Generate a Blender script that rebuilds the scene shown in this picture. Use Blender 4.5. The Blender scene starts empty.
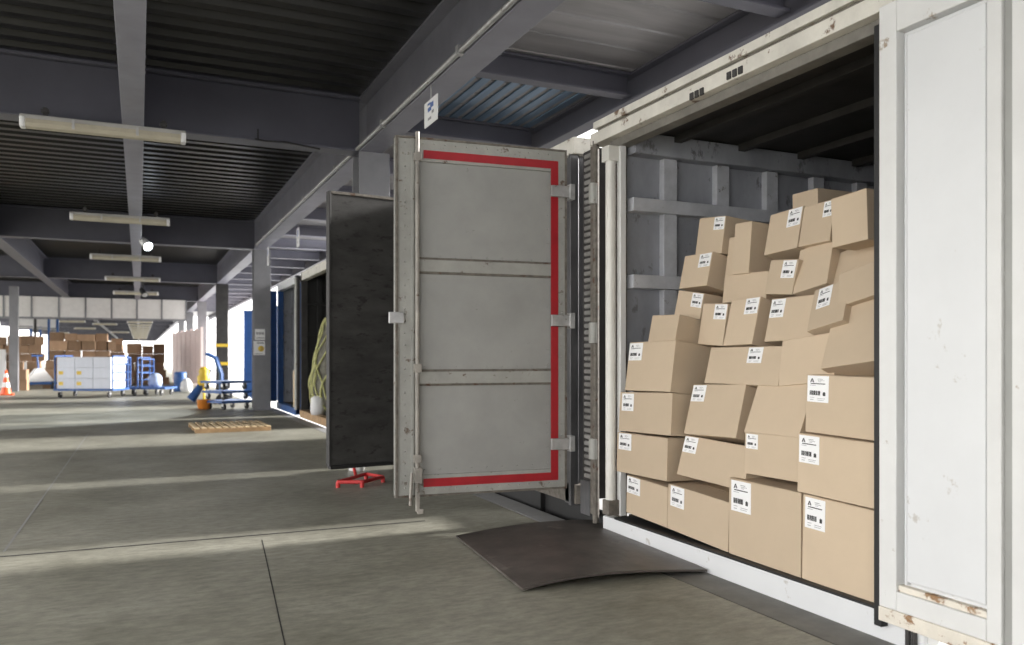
import bpy, bmesh, math, random
from mathutils import Vector, Matrix
random.seed(7)
C = bpy.context.scene.collection
R = math.radians
# ------------------------------------------------------------------ camera model
F = 809.0; TH = R(24.75); HC = 1.2; HX, HY = 512.0, 356.0
CAM = Vector((0, 0, HC))
AX = Vector((math.sin(TH), math.cos(TH), 0)); LT = Vector((math.cos(TH), -math.sin(TH), 0))
def ray(px, py): return AX + LT*((px-HX)/F) + Vector((0, 0, (HY-py)/F))
def onX(px, py, x): r = ray(px, py); return CAM + r*(x/r.x)
def onZ(px, py, z): r = ray(px, py); return CAM + r*((z-HC)/r.z)
def onY(px, py, y): r = ray(px, py); return CAM + r*(y/r.y)
def at(px, py, d): return CAM + ray(px, py)*d
# ------------------------------------------------------------------ materials
def new_mat(name):
    m = bpy.data.materials.new(name); m.use_nodes = True
    nt = m.node_tree; b = nt.nodes['Principled BSDF']
    return m, nt, b
def mat(name, col, rough=.6, metal=0., var=.12, scale=6., bump=0., bscale=60., spots=None, spot_scale=9., spot_at=.68, stretch=(1, 1, 1), emit=None, estr=0, spec=.5, rnd=0.):
    """paint with soft mottling, optional wear spots (colour) and bump"""
    m, nt, b = new_mat(name); N = nt.nodes; L = nt.links
    b.inputs['Roughness'].default_value = rough; b.inputs['Metallic'].default_value = metal
    b.inputs['Specular IOR Level'].default_value = spec
    tc = N.new('ShaderNodeTexCoord'); mp = N.new('ShaderNodeMapping'); mp.inputs['Scale'].default_value = stretch
    L.new(tc.outputs['Object'], mp.inputs['Vector'])
    n = N.new('ShaderNodeTexNoise'); n.inputs['Scale'].default_value = scale; n.inputs['Detail'].default_value = 6; n.inputs['Roughness'].default_value = .62
    L.new(mp.outputs['Vector'], n.inputs['Vector'])
    cr = N.new('ShaderNodeValToRGB'); e = cr.color_ramp.elements
    e[0].position = .3; e[1].position = .7
    e[0].color = [max(0, c*(1-var)) for c in col]+[1]; e[1].color = [min(1, c*(1+var)) for c in col]+[1]
    L.new(n.outputs['Fac'], cr.inputs['Fac']); out = cr.outputs['Color']
    if rnd:
        oi = N.new('ShaderNodeObjectInfo'); mr = N.new('ShaderNodeMapRange'); mr.inputs['To Min'].default_value = 1-rnd; mr.inputs['To Max'].default_value = 1+rnd*.6
        L.new(oi.outputs['Random'], mr.inputs['Value'])
        hv = N.new('ShaderNodeHueSaturation'); L.new(mr.outputs['Result'], hv.inputs['Value']); L.new(out, hv.inputs['Color']); out = hv.outputs['Color']
    if spots:
        n2 = N.new('ShaderNodeTexNoise'); n2.inputs['Scale'].default_value = spot_scale; n2.inputs['Detail'].default_value = 8; n2.inputs['Roughness'].default_value = .7
        L.new(mp.outputs['Vector'], n2.inputs['Vector'])
        mr2 = N.new('ShaderNodeMapRange'); mr2.inputs['From Min'].default_value = spot_at; mr2.inputs['From Max'].default_value = spot_at+.05
        L.new(n2.outputs['Fac'], mr2.inputs['Value'])
        mx = N.new('ShaderNodeMix'); mx.data_type = 'RGBA'; mx.inputs[7].default_value = list(spots)+[1]
        L.new(mr2.outputs['Result'], mx.inputs[0]); L.new(out, mx.inputs[6]); out = mx.outputs[2]
    L.new(out, b.inputs['Base Color'])
    if bump:
        n3 = N.new('ShaderNodeTexNoise'); n3.inputs['Scale'].default_value = bscale; n3.inputs['Detail'].default_value = 4
        L.new(mp.outputs['Vector'], n3.inputs['Vector'])
        bp = N.new('ShaderNodeBump'); bp.inputs['Strength'].default_value = bump; bp.inputs['Distance'].default_value = .01
        L.new(n3.outputs['Fac'], bp.inputs['Height']); L.new(bp.outputs['Normal'], b.inputs['Normal'])
    if emit:
        b.inputs['Emission Color'].default_value = list(emit)+[1]; b.inputs['Emission Strength'].default_value = estr
    return m
M = {}
M['white'] = mat('worn_white_paint', (.70, .70, .69), .45, var=.05, scale=3, spots=(.34, .27, .2), spot_scale=9, spot_at=.645, bump=.15, bscale=25)
M['white_clean'] = mat('white_panel_paint', (.70, .71, .72), .42, var=.035, scale=2, spots=(.52, .5, .47), spot_scale=7, spot_at=.63, bump=.12, bscale=14)
M['cream'] = mat('cream_chipped_paint', (.68, .655, .59), .5, var=.14, scale=5, spots=(.16, .095, .055), spot_scale=7, spot_at=.60, bump=.2, bscale=30)
M['trim'] = mat('rusty_cream_trim', (.74, .69, .6), .6, var=.12, scale=8, spots=(.3, .17, .08), spot_scale=10, spot_at=.55, bump=.3)
M['rust'] = mat('rusty_edge', (.15, .135, .115), .75, var=.35, scale=20, spots=(.09, .05, .03), spot_scale=12, spot_at=.58, bump=.3)
M['door_grey'] = mat('grey_door_paint', (.325, .327, .312), .5, var=.10, scale=2.6, spots=(.2, .19, .17), spot_scale=12, spot_at=.66, bump=.12, bscale=6)
M['door_frame'] = mat('grey_frame_paint', (.345, .345, .32), .5, var=.14, scale=5, spots=(.13, .095, .07), spot_scale=13, spot_at=.605, bump=.2)
M['red'] = mat('red_reflective_tape', (.36, .008, .016), .4, var=.12, scale=10)
M['galv'] = mat('galvanised_steel', (.46, .46, .46), .42, .55, var=.2, scale=12, spots=(.2, .16, .13), spot_scale=14, spot_at=.6)
M['darkwood'] = mat('scuffed_dark_plywood', (.04, .0385, .036), .7, var=.4, scale=3, spots=(.018, .017, .015), spot_scale=8, spot_at=.57, stretch=(1, 1, 2.4), bump=.2)
M['wallgrey'] = mat('grey_inner_panel', (.30, .31, .34), .6, var=.25, scale=2.5, spots=(.16, .16, .17), spot_scale=7, spot_at=.58, stretch=(1, 1, .5))
M['rib'] = mat('pale_grey_rib', (.47, .48, .51), .5, var=.15, scale=7, spots=(.18, .165, .15), spot_scale=9, spot_at=.61)
M['dark'] = mat('dark_steel', (.035, .033, .032), .65, var=.3)
M['lockbar'] = mat('worn_bar_paint', (.30, .28, .25), .45, var=.3, scale=7, spots=(.12, .08, .06), spot_scale=8, spot_at=.6)
M['black'] = mat('black_rubber', (.012, .012, .012), .6, var=.2)
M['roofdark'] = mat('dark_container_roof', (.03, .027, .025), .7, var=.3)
M['rubber'] = mat('ribbed_grey_rubber', (.24, .235, .225), .5, var=.35, scale=9)
M['ply'] = mat('container_plywood_floor', (.11, .085, .06), .7, var=.3, stretch=(.3, 3, 1))
M['card'] = mat('corrugated_cardboard', (.575, .46, .333), .78, var=.05, scale=2.5, bump=.06, bscale=220, spec=.25, rnd=.10)
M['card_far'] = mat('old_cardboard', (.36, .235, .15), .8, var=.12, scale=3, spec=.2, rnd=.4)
M['paper'] = mat('white_label_paper', (.86, .86, .86), .5, var=.02)
M['ink'] = mat('black_print', (.03, .03, .03), .6, var=.1)
M['ink_soft'] = mat('grey_fine_print', (.3, .3, .31), .6, var=.1)
M['ink_blue'] = mat('blue_print', (.06, .13, .36), .5, var=.1)
M['yellow'] = mat('yellow_print', (.75, .52, .05), .5, var=.1)
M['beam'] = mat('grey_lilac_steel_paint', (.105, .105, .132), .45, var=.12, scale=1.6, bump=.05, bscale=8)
M['beam_pale_and_lit'] = mat('pale_and_lit_steel_paint', (.27, .27, .325), .45, var=.12, scale=3, spots=(.2, .2, .2), spot_scale=8, spot_at=.7)  # own tone of the narrow beam; on other beams it paints light
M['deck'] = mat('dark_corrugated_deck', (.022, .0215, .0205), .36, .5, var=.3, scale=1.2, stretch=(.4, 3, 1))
M['canopy'] = mat('brushed_canopy_sheet', (.42, .41, .41), .4, .5, var=.22, scale=1.5, stretch=(.5, 4, 1), bump=.12, bscale=1.5)
M['canopy_blue_reflection'] = mat('rippled_sheet_blue_reflection', (.22, .33, .46), .3, .7, var=.3, scale=2, stretch=(6, .5, 1), bump=.2, bscale=2)  # bluish reflection put into the sheet colour
M['edgebeam'] = mat('grey_edge_beam_paint', (.19, .19, .225), .42, var=.15, scale=2.5, spots=(.3, .29, .28), spot_scale=9, spot_at=.72)
M['lipdirty'] = mat('dirty_beige_lip', (.17, .16, .14), .6, var=.2, scale=9)
M['steelmid'] = mat('mid_grey_steel', (.13, .13, .135), .38, .4, var=.3, scale=9, stretch=(1, 1, .3))
M['column'] = mat('grey_column_paint', (.22, .22, .235), .5, var=.12, scale=3)
M['concrete_out'] = mat('outdoor_concrete', (.5, .5, .5), .9, var=.1, scale=2)
M['lens'] = mat('yellowed_lamp_cover', (.46, .42, .33), .25, var=.08, scale=6)
M['lampgrey'] = mat('lamp_housing', (.4, .39, .37), .5)
M['glow'] = mat('lit_lamp_lens', (.9, .95, 1), .3, emit=(.85, .93, 1), estr=14)
M['plate'] = mat('worn_dark_steel_plate', (.092, .079, .07), .45, .25, var=.4, scale=5, spots=(.15, .13, .115), spot_scale=4, spot_at=.6, bump=.15, bscale=14)
M['strip'] = mat('grey_dock_plate', (.17, .165, .15), .6, .1, var=.22, scale=6)
M['lip'] = mat('pale_dock_lip', (.33, .33, .33), .5, var=.1)
M['pine'] = mat('pale_pine', (.70, .54, .33), .7, var=.2, scale=7, stretch=(.4, 3, 1))
M['pine_dark'] = mat('weathered_pine', (.42, .27, .14), .75, var=.25, scale=8)
M['blue'] = mat('blue_paint', (.03, .10, .30), .45, var=.15)
M['bluepale'] = mat('pale_blue_plastic', (.42, .50, .68), .5, var=.1)
M['whitebox'] = mat('white_carton', (.70, .73, .82), .6, var=.04, rnd=.05)
M['orange'] = mat('orange_plastic', (.85, .13, .03), .45, var=.1)
M['amber'] = mat('amber_plastic', (.62, .2, .02), .5, var=.1)
M['whiteplastic'] = mat('white_plastic', (.8, .8, .8), .5, var=.04)
M['redpaint'] = mat('red_painted_tube', (.62, .05, .05), .4, var=.1)
M['pinkpanel'] = mat('pale_pink_panel', (.68, .55, .53), .7, var=.08, scale=4)
M['curtain'] = mat('translucent_white_sheet', (.75, .73, .71), .6, var=.05)
M['net'] = mat('yellow_green_netting', (.50, .50, .22), .7, var=.2)
M['bundle'] = mat('wrapped_dark_bundle', (.16, .155, .12), .6, var=.4, scale=9)
M['cream_tube'] = mat('white_bar_paint', (.74, .73, .68), .4, var=.06, scale=6, spots=(.2, .11, .05), spot_scale=5, spot_at=.7)
# wave bump for the ribs of the canopy sheet
def floor_mat():
    m, nt, b = new_mat('stained_concrete_floor'); N = nt.nodes; L = nt.links
    tc = N.new('ShaderNodeTexCoord')
    def noise(s, det=8, st=(1, 1, 1), rg=.6):
        mp = N.new('ShaderNodeMapping'); mp.inputs['Scale'].default_value = st; L.new(tc.outputs['Object'], mp.inputs['Vector'])
        n = N.new('ShaderNodeTexNoise'); n.inputs['Scale'].default_value = s; n.inputs['Detail'].default_value = det; n.inputs['Roughness'].default_value = rg
        L.new(mp.outputs['Vector'], n.inputs['Vector']); return n.outputs['Fac']
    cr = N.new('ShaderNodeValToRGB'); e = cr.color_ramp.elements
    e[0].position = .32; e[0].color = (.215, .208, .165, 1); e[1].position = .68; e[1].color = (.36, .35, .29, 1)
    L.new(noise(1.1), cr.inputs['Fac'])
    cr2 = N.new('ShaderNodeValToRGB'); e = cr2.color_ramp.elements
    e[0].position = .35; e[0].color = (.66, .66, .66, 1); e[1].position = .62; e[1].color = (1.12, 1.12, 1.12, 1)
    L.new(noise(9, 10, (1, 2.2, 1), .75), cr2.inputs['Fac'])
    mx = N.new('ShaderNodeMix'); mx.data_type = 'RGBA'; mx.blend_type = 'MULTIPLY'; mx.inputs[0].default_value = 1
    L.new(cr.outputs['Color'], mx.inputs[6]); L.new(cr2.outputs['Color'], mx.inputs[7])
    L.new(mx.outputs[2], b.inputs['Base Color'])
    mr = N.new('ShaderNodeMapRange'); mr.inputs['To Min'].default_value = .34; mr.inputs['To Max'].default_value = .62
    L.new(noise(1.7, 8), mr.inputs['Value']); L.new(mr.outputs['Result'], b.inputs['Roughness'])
    bp = N.new('ShaderNodeBump'); bp.inputs['Strength'].default_value = .12; bp.inputs['Distance'].default_value = .01
    L.new(noise(30, 6), bp.inputs['Height']); L.new(bp.outputs['Normal'], b.inputs['Normal'])
    b.inputs['Specular IOR Level'].default_value = .45
    return m
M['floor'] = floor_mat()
# ------------------------------------------------------------------ mesh building
class MB:
    def __init__(s): s.v = []; s.f = []; s.m = []; s.sm = []
    def _add(s, vs, fs, mi=0, smooth=False):
        o = len(s.v); s.v += [Vector(p) for p in vs]
        for f in fs: s.f.append([o+i for i in f]); s.m.append(mi); s.sm.append(smooth)
        return s
    def box(s, x0, x1, y0, y1, z0, z1, mi=0, T=None):
        x0, x1 = min(x0, x1), max(x0, x1); y0, y1 = min(y0, y1), max(y0, y1); z0, z1 = min(z0, z1), max(z0, z1)
        vs = [Vector((x, y, z)) for z in (z0, z1) for x, y in ((x0, y0), (x1, y0), (x1, y1), (x0, y1))]
        if T is not None: vs = [T @ p for p in vs]
        return s._add(vs, [(3, 2, 1, 0), (4, 5, 6, 7), (0, 1, 5, 4), (1, 2, 6, 5), (2, 3, 7, 6), (3, 0, 4, 7)], mi)
    def tube(s, pts, r, seg=12, mi=0, cap=True):
        pts = [Vector(p) for p in pts]; rings = []; up = None
        rr = r if isinstance(r, (list, tuple)) else [r]*len(pts)
        for i, p in enumerate(pts):
            d = (pts[min(i+1, len(pts)-1)]-pts[max(i-1, 0)]).normalized()
            if up is None:
                up = Vector((0, 0, 1)) if abs(d.z) < .9 else Vector((1, 0, 0))
            a = d.cross(up).normalized(); b = a.cross(d).normalized(); up = b
            rings.append([p+(a*math.cos(2*math.pi*k/seg)+b*math.sin(2*math.pi*k/seg))*rr[i] for k in range(seg)])
        vs = [q for rg in rings for q in rg]; fs = []
        for i in range(len(pts)-1):
            for k in range(seg):
                fs.append((i*seg+k, i*seg+(k+1) % seg, (i+1)*seg+(k+1) % seg, (i+1)*seg+k))
        s._add(vs, fs, mi, True)
        if cap:
            s._add(rings[0], [tuple(range(seg))[::-1]], mi); s._add(rings[-1], [tuple(range(seg))], mi)
        return s
    def lathe(s, prof, c=(0, 0, 0), seg=24, mi=0):
        c = Vector(c); vs = []; fs = []
        for r, z in prof: vs += [c+Vector((r*math.cos(2*math.pi*k/seg), r*math.sin(2*math.pi*k/seg), z)) for k in range(seg)]
        for i in range(len(prof)-1):
            for k in range(seg): fs.append((i*seg+k, i*seg+(k+1) % seg, (i+1)*seg+(k+1) % seg, (i+1)*seg+k))
        return s._add(vs, fs, mi, True)
    def prism(s, poly, vec, mi=0):
        n = len(poly); poly = [Vector(p) for p in poly]; vec = Vector(vec)
        return s._add(poly+[p+vec for p in poly], [tuple(range(n))[::-1], tuple(range(n, 2*n))]+[(i, (i+1) % n, n+(i+1) % n, n+i) for i in range(n)], mi)
    def quad(s, a, b, c, d, mi=0): return s._add([a, b, c, d], [(0, 1, 2, 3)], mi)
    def build(s, name, mats, parent=None, bevel=0, T=None, seg=2):
        me = bpy.data.meshes.new(name); vs = s.v if T is None else [T @ p for p in s.v]
        me.from_pydata([tuple(p) for p in vs], [], s.f)
        for mm in (mats if isinstance(mats, (list, tuple)) else [mats]): me.materials.append(M[mm])
        for p, mi, sm in zip(me.polygons, s.m, s.sm): p.material_index = mi; p.use_smooth = sm
        bm = bmesh.new(); bm.from_mesh(me); bmesh.ops.recalc_face_normals(bm, faces=bm.faces); bm.to_mesh(me); bm.free()
        o = bpy.data.objects.new(name, me); C.objects.link(o)
        if parent is not None: o.parent = parent
        if bevel:
            b = o.modifiers.new('bevel', 'BEVEL'); b.width = bevel; b.segments = seg; b.limit_method = 'ANGLE'; b.angle_limit = R(40)
        return o
def tag(o, label, cat, group=None, kind=None):
    if label: o['label'] = label
    if cat: o['category'] = cat
    if group: o['group'] = group
    if kind: o['kind'] = kind
    return o
def empty(name, label, cat, loc=(0, 0, 0), rz=0, group=None, kind=None):
    o = bpy.data.objects.new(name, None); C.objects.link(o); o.location = loc; o.rotation_euler = (0, 0, rz); o.empty_display_size = .2
    return tag(o, label, cat, group, kind)
def copy_tree(o, parent=None):
    c = o.copy(); C.objects.link(c)
    if parent is not None: c.parent = parent
    for ch in [k for k in C.objects if k.parent == o]: copy_tree(ch, c)
    return c
def struct(o, label, cat): return tag(o, label, cat, None, 'structure')
# ================================================================== SETTING
Y1 = 150.0
f = MB(); f.box(-30, 2.625, -6, Y1, -.25, 0)
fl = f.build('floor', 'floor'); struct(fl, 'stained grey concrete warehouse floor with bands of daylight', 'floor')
g = MB(); g.box(2.3, 40, -20, 170, -1.25, -1.2)
g = g.build('floor_outside', 'concrete_out'); struct(g, 'pale concrete yard under and behind the containers', 'yard')
j = MB()
p0, p1 = onZ(0, 557, 0), onZ(425, 521, 0)
d = (p1-p0).normalized(); nrm = Vector((-d.y, d.x, 0))*.012
j.quad(p0-nrm-d*3+Vector((0, 0, .0015)), p1-nrm+Vector((0, 0, .0015)), p1+nrm+Vector((0, 0, .0015)), p0+nrm-d*3+Vector((0, 0, .0015)))
p0, p1 = onZ(262, 540, 0), onZ(285, 645, 0)
d = (p1-p0).normalized(); nrm = Vector((-d.y, d.x, 0))*.003
j.quad(p0-nrm+Vector((0, 0, .0012)), p1-nrm+d+Vector((0, 0, .0012)), p1+nrm+d+Vector((0, 0, .0012)), p0+nrm+Vector((0, 0, .0012)))
j = j.build('trim_1', 'dark'); struct(j, 'dark narrow joints crossing the concrete floor', 'floor joint')
pq = MB(); p0, p1 = onZ(88, 434, 0), onZ(4, 552, 0); d = (p1-p0).normalized(); nrm = Vector((-d.y, d.x, 0))*.007; up_ = Vector((0, 0, .002))
pq.quad(p0-nrm+up_, p1-nrm+up_, p1+nrm+up_, p0+nrm+up_)
struct(pq.build('trim_4', 'lip'), 'faint pale line across the concrete at left', 'floor line')
# dock edge strip
s = MB(); s.box(2.645, 2.87, 1.2, 4.6, -.06, -.004)
s = s.build('trim_2', 'strip'); struct(s, 'grey steel strip between the floor edge and the white sill', 'dock edge')
s = MB(); s.box(2.645, 2.835, 4.6, 22, -.06, -.002)
s = s.build('trim_3', 'lip'); struct(s, 'pale dock edge strip running away below the open grey door', 'dock edge')
s = MB(); s.box(2.60, 2.66, -6, 22, -.5, -.03); s.box(2.80, 2.855, -6, 22, -.5, -.045)  # black fill standing in for shade in the dock edge gaps
s = s.build('dark_gap_filler', 'black'); struct(s, 'black strips added below the floor edge to darken the gaps', 'wall')
# corrugated deck
prof = []; y = -8.2; pitch = .30
while y < Y1:
    prof += [(y, 4.20), (y+.06, 4.20), (y+.09, 4.27), (y+.21, 4.27), (y+.24, 4.20)]; y += pitch
dk = MB(); XA, XB = -10, 2.45
for XA, pf in ((-4.2, [q for q in prof if q[0] < 9.35]), (-10, [q for q in prof if q[0] > 9.3])):
    vs = [Vector((XA, a, b)) for a, b in pf]+[Vector((XB, a, b)) for a, b in pf]; n = len(pf)
    dk._add(vs, [(i, i+1, n+i+1, n+i) for i in range(n-1)])
    dk.box(XA, XB, pf[0][0], pf[-1][0], 4.34, 4.36)
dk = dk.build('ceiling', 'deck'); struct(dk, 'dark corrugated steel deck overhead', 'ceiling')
cn = MB(); nx, x0, x1 = 1, 2.56, 4.45
yy = -2.0; pr = []
while yy < 60:
    if 6.45 < yy < 8.5: yy += .0
    pr += [(yy, 3.93), (yy+.10, 3.93), (yy+.115, 3.945), (yy+.125, 3.945), (yy+.14, 3.93)]; yy += .42
n = len(pr)
cn._add([Vector((x0, a, b)) for a, b in pr]+[Vector((x1, a, b)) for a, b in pr], [(i, i+1, n+i+1, n+i) for i in range(n-1)])
cn.box(x0, x1, -2, 60, 3.99, 4.02)
bl = MB(); k = 0
while k < 11:
    xx = 2.58+k*.155; bl.box(xx, xx+.10, 6.75, 8.66, 3.915, 3.93); k += 1
bl = bl.build('ceiling_canopy', 'canopy_blue_reflection', None, .012); struct(bl, 'ribbed canopy sheet with blue reflection painted in, behind the hanging tag', 'ceiling')  # these ribs carry the painted blue reflection
cn = cn.build('ceiling_canopy', 'canopy'); struct(cn, 'brushed grey metal sheets of the canopy over the containers', 'ceiling')
wb_ = MB(); wb_.box(-4.4, 9, -8.3, -8.15, 0, 4.3)
struct(wb_.build('wall_back', 'column'), 'grey end wall of the loading hall', 'wall')
# beams (I sections)
def ibeam(name, label, axis, a0, a1, c, zb, w, h, m='beam', tf=.025, tw=.02):
    b = MB()
    def bx(u0, u1, z0, z1):
        if axis == 'x': b.box(a0, a1, c+u0, c+u1, z0, z1)
        else: b.box(c+u0, c+u1, a0, a1, z0, z1)
    bx(-w/2, w/2, zb, zb+tf); bx(-w/2, w/2, zb+h-tf, zb+h); bx(-tw/2, tw/2, zb+tf, zb+h-tf)
    return struct(b.build(name, m, bevel=.004), label, 'beam')
ordn = ['nearest', 'second', 'third', 'fourth', 'fifth', 'sixth', 'seventh']
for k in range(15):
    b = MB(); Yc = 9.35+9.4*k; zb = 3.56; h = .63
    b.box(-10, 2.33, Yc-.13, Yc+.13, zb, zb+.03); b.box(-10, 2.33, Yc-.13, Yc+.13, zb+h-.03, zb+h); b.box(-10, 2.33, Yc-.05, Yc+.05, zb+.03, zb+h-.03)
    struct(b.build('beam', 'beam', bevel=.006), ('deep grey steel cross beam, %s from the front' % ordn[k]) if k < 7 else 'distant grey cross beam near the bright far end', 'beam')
ibeam('beam', 'narrow grey steel beam running away overhead through the lamps', 'y', -8, 148, -.055, 3.54, .20, .62, 'beam_pale_and_lit')
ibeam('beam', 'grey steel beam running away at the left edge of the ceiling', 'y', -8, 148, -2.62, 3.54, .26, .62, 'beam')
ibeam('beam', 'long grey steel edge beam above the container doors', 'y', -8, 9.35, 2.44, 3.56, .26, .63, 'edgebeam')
ibeam('beam', 'edge beam continuing past the first column, light on it painted pale', 'y', 9.35, 148, 2.44, 3.56, .26, .63, 'beam_pale_and_lit')  # same edge beam; paler colour stands in for light falling on it
ibeam('beam', 'outer rim beam of the canopy above the container fronts', 'y', -2, 60, 4.38, 3.66, .18, .27, 'beam')
yc = 2.45; i = 0
nm = ['canopy cross beam above the white container, nearest one', 'canopy cross beam above the stacked cartons', 'canopy cross beam behind the hanging white tag', 'canopy cross beam above the open grey door']
while yc < 50:
    ibeam('beam', nm[i] if i < 4 else 'canopy cross beam further along the dock, light on it painted pale', 'x', 2.565, 4.29, yc, 3.70, .14, .225, 'beam' if i < 4 else 'beam_pale_and_lit'); yc += 2.1; i += 1  # further beams coloured paler to look lit
# columns
cl = ['steel column top showing behind the open grey door', 'grey steel column with two notices beside the blue container', 'dark steel column with yellow bands behind the blue hand truck', 'pale far column beside the pink panel', 'far column near the bright end', 'last far column at the bright end']
for k in range(6):
    Yc = 9.35+9.4*k; b = MB(); b.box(2.30, 2.66, Yc-.17, Yc-.145, 0, 3.56); b.box(2.30, 2.66, Yc+.145, Yc+.17, 0, 3.56); b.box(2.46, 2.50, Yc-.145, Yc+.145, 0, 3.56)
    b.box(2.24, 2.72, Yc-.23, Yc+.23, 0, .03)
    struct(b.build('column', 'column' if k != 2 else 'dark', bevel=.004), cl[k], 'column')
for px, yq in ((14, 32.),):
    q = onY(px, 390, yq); b = MB(); b.box(q.x-.13, q.x+.13, yq-.13, yq+.13, 0, 3.56)
    struct(b.build('column', 'column'), 'grey column at the left edge behind the orange cone', 'column')
# far downstand of pale sheets under a cross beam
a = MB(); ys = 37.0
x0, x1 = onY(-25, 310, ys).x, onY(186, 310, ys).x
zb, zt = onY(100, 318, ys).z, 3.56
a.box(x0, x1, ys-.02, ys+.02, zb, zt)
k = 0; n = 8
for k in range(n+1):
    xx = x0+(x1-x0)*k/n; a.box(xx-.03, xx+.03, ys-.05, ys+.05, zb, zt, 1)
a.box(x0, x1, ys-.05, ys+.05, zb-.08, zb, 1)
struct(a.build('wall_far', ['curtain', 'column']), 'band of pale sheets hanging under a far cross beam', 'wall')
# ================================================================== CONTAINERS
# ---- white container with cartons
FX = 2.89
c1 = empty('shipping_container', 'open white shipping container loaded with brown cartons', 'container', (FX, 3.5, 0))
def P(mb, name, mats, parent=c1, bevel=.004):
    T = Matrix.Translation(-parent.matrix_basis.translation) if parent.parent is None else None
    return mb.build(name, mats, parent, bevel, T)
def tree_T(top): return Matrix.Translation(-Vector(top.location))
T1 = tree_T(c1)
def Q(mb, name, mats, parent, T=T1, bevel=.004, label=None):
    o = mb.build(name, mats, parent, bevel, T)
    if label: o['label'] = label
    return o
XE = 8.9
Q(MB().box(2.868, 3.02, 2.27, 4.75, -.03, .116), 'sill', 'white_clean', c1, bevel=.012, label='clean white sill')
fp = Q(MB().box(3.02, XE, 2.30, 4.66, .09, .126), 'floor_panel', 'ply', c1)
Q(MB().box(2.866, 3.03, 2.30, 4.60, .114, .127), 'floor_edge', 'black', fp, label='dark edge strip of the loading floor')
w = MB(); w.box(2.99, XE, 4.64, 4.70, .135, 2.70); sw = Q(w, 'side_wall', 'wallgrey', c1)
for k in range(8):
    xx = 2.86+.452*(k)
    if k == 0: continue
    Q(MB().box(xx-.055, xx+.055, 4.585, 4.64, .135, 2.55), 'wall_rib', 'rib', sw)
for z0, z1 in ((2.17, 2.26), (1.655, 1.745), (.9, .98)): Q(MB().box(2.99, 6.6, 4.555, 4.64, z0, z1), 'wall_rail', 'rib', sw)
Q(MB().box(2.99, XE, 4.53, 4.64, 2.55, 2.69), 'top_rail', 'wallgrey', sw)
Q(MB().box(2.99, XE, 2.26, 2.31, .135, 2.70), 'side_wall', 'wallgrey', c1)
Q(MB().box(XE-.05, XE, 2.31, 4.64, .135, 2.70), 'end_wall', 'wallgrey', c1)
rf = Q(MB().box(2.96, XE, 2.26, 4.70, 2.70, 2.74), 'roof_panel', 'roofdark', c1)
for k in range(10): Q(MB().box(3.3+.55*k, 3.36+.55*k, 2.31, 4.53, 2.65, 2.70), 'roof_bow', 'roofdark', rf)
hd = MB(); hd.box(2.84, 2.97, 2.2, 4.87, 2.655, 2.735); hd.box(2.86, 2.97, 2.2, 4.80, 2.735, 2.755, 1); hd.box(2.835, 2.99, 2.2, 4.82, 2.755, 2.805)
hd = Q(hd, 'header_rail', ['cream', 'rust'], c1)
Q(MB().box(2.90, 2.99, 2.3, 4.70, 2.60, 2.655), 'header_lip', 'lipdirty', c1)
for px, py in ((697, 94), (735, 73)):
    q = onX(px, py, 2.84)
    kp = MB()
    for k in (-1, 0, 1): kp.box(2.832, 2.845, q.y+k*.045-.016, q.y+k*.045+.016, q.z-.02, q.z+.02)
    Q(kp, 'bar_keeper', 'dark', hd, bevel=.003)
po = MB(); po.box(2.908, 2.953, 4.585, 4.63, .135, 2.655); po.box(2.93, 2.99, 4.63, 4.80, .03, 2.655, 1)
po = Q(po, 'corner_post', ['white', 'rust'], c1)
lb = Q(MB().tube([(2.865, 4.64, .14), (2.865, 4.64, 2.60)], .034, 16), 'locking_bar', 'cream_tube', c1)
Q(MB().box(2.825, 2.93, 4.60, 4.69, 2.50, 2.60), 'bar_bracket', 'cream_tube', lb)
Q(MB().box(2.825, 2.93, 4.60, 4.68, .14, .24), 'bar_bracket', 'rust', lb)
# folded left leaf seen on its edge: ribbed gasket and hinge rods
dl = Q(MB().box(2.90, 4.0, 4.885, 5.045, .20, 2.66), 'door_leaf', 'dark', c1)
gk = MB(); z = .34
while z < 2.62:
    gk.box(2.865, 2.90, 4.905, 5.0, z, z+.03); z += .046
gk.box(2.875, 2.90, 4.90, 5.03, .22, 2.65, 1)
Q(gk, 'rubber_gasket', ['rubber', 'dark'], dl, bevel=.008)
Q(MB().box(2.86, 2.92, 4.91, 5.04, .08, .32), 'bottom_shoe', 'steelmid', dl)
hr = Q(MB().tube([(2.86, 4.825, .05), (2.86, 4.825, 2.68)], .022, 10), 'hinge_rod', 'rust', dl)
Q(MB().box(2.86, 2.90, 4.84, 4.90, .1, 2.66), 'hinge_plate', 'rust', dl)
for z in (2.32, 1.36, .56): Q(MB().tube([(2.85, 4.835, z-.07), (2.85, 4.835, z+.07)], .034, 12).box(2.84, 2.88, 4.84, 4.89, z-.05, z+.05), 'hinge', 'door_frame', dl)
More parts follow.
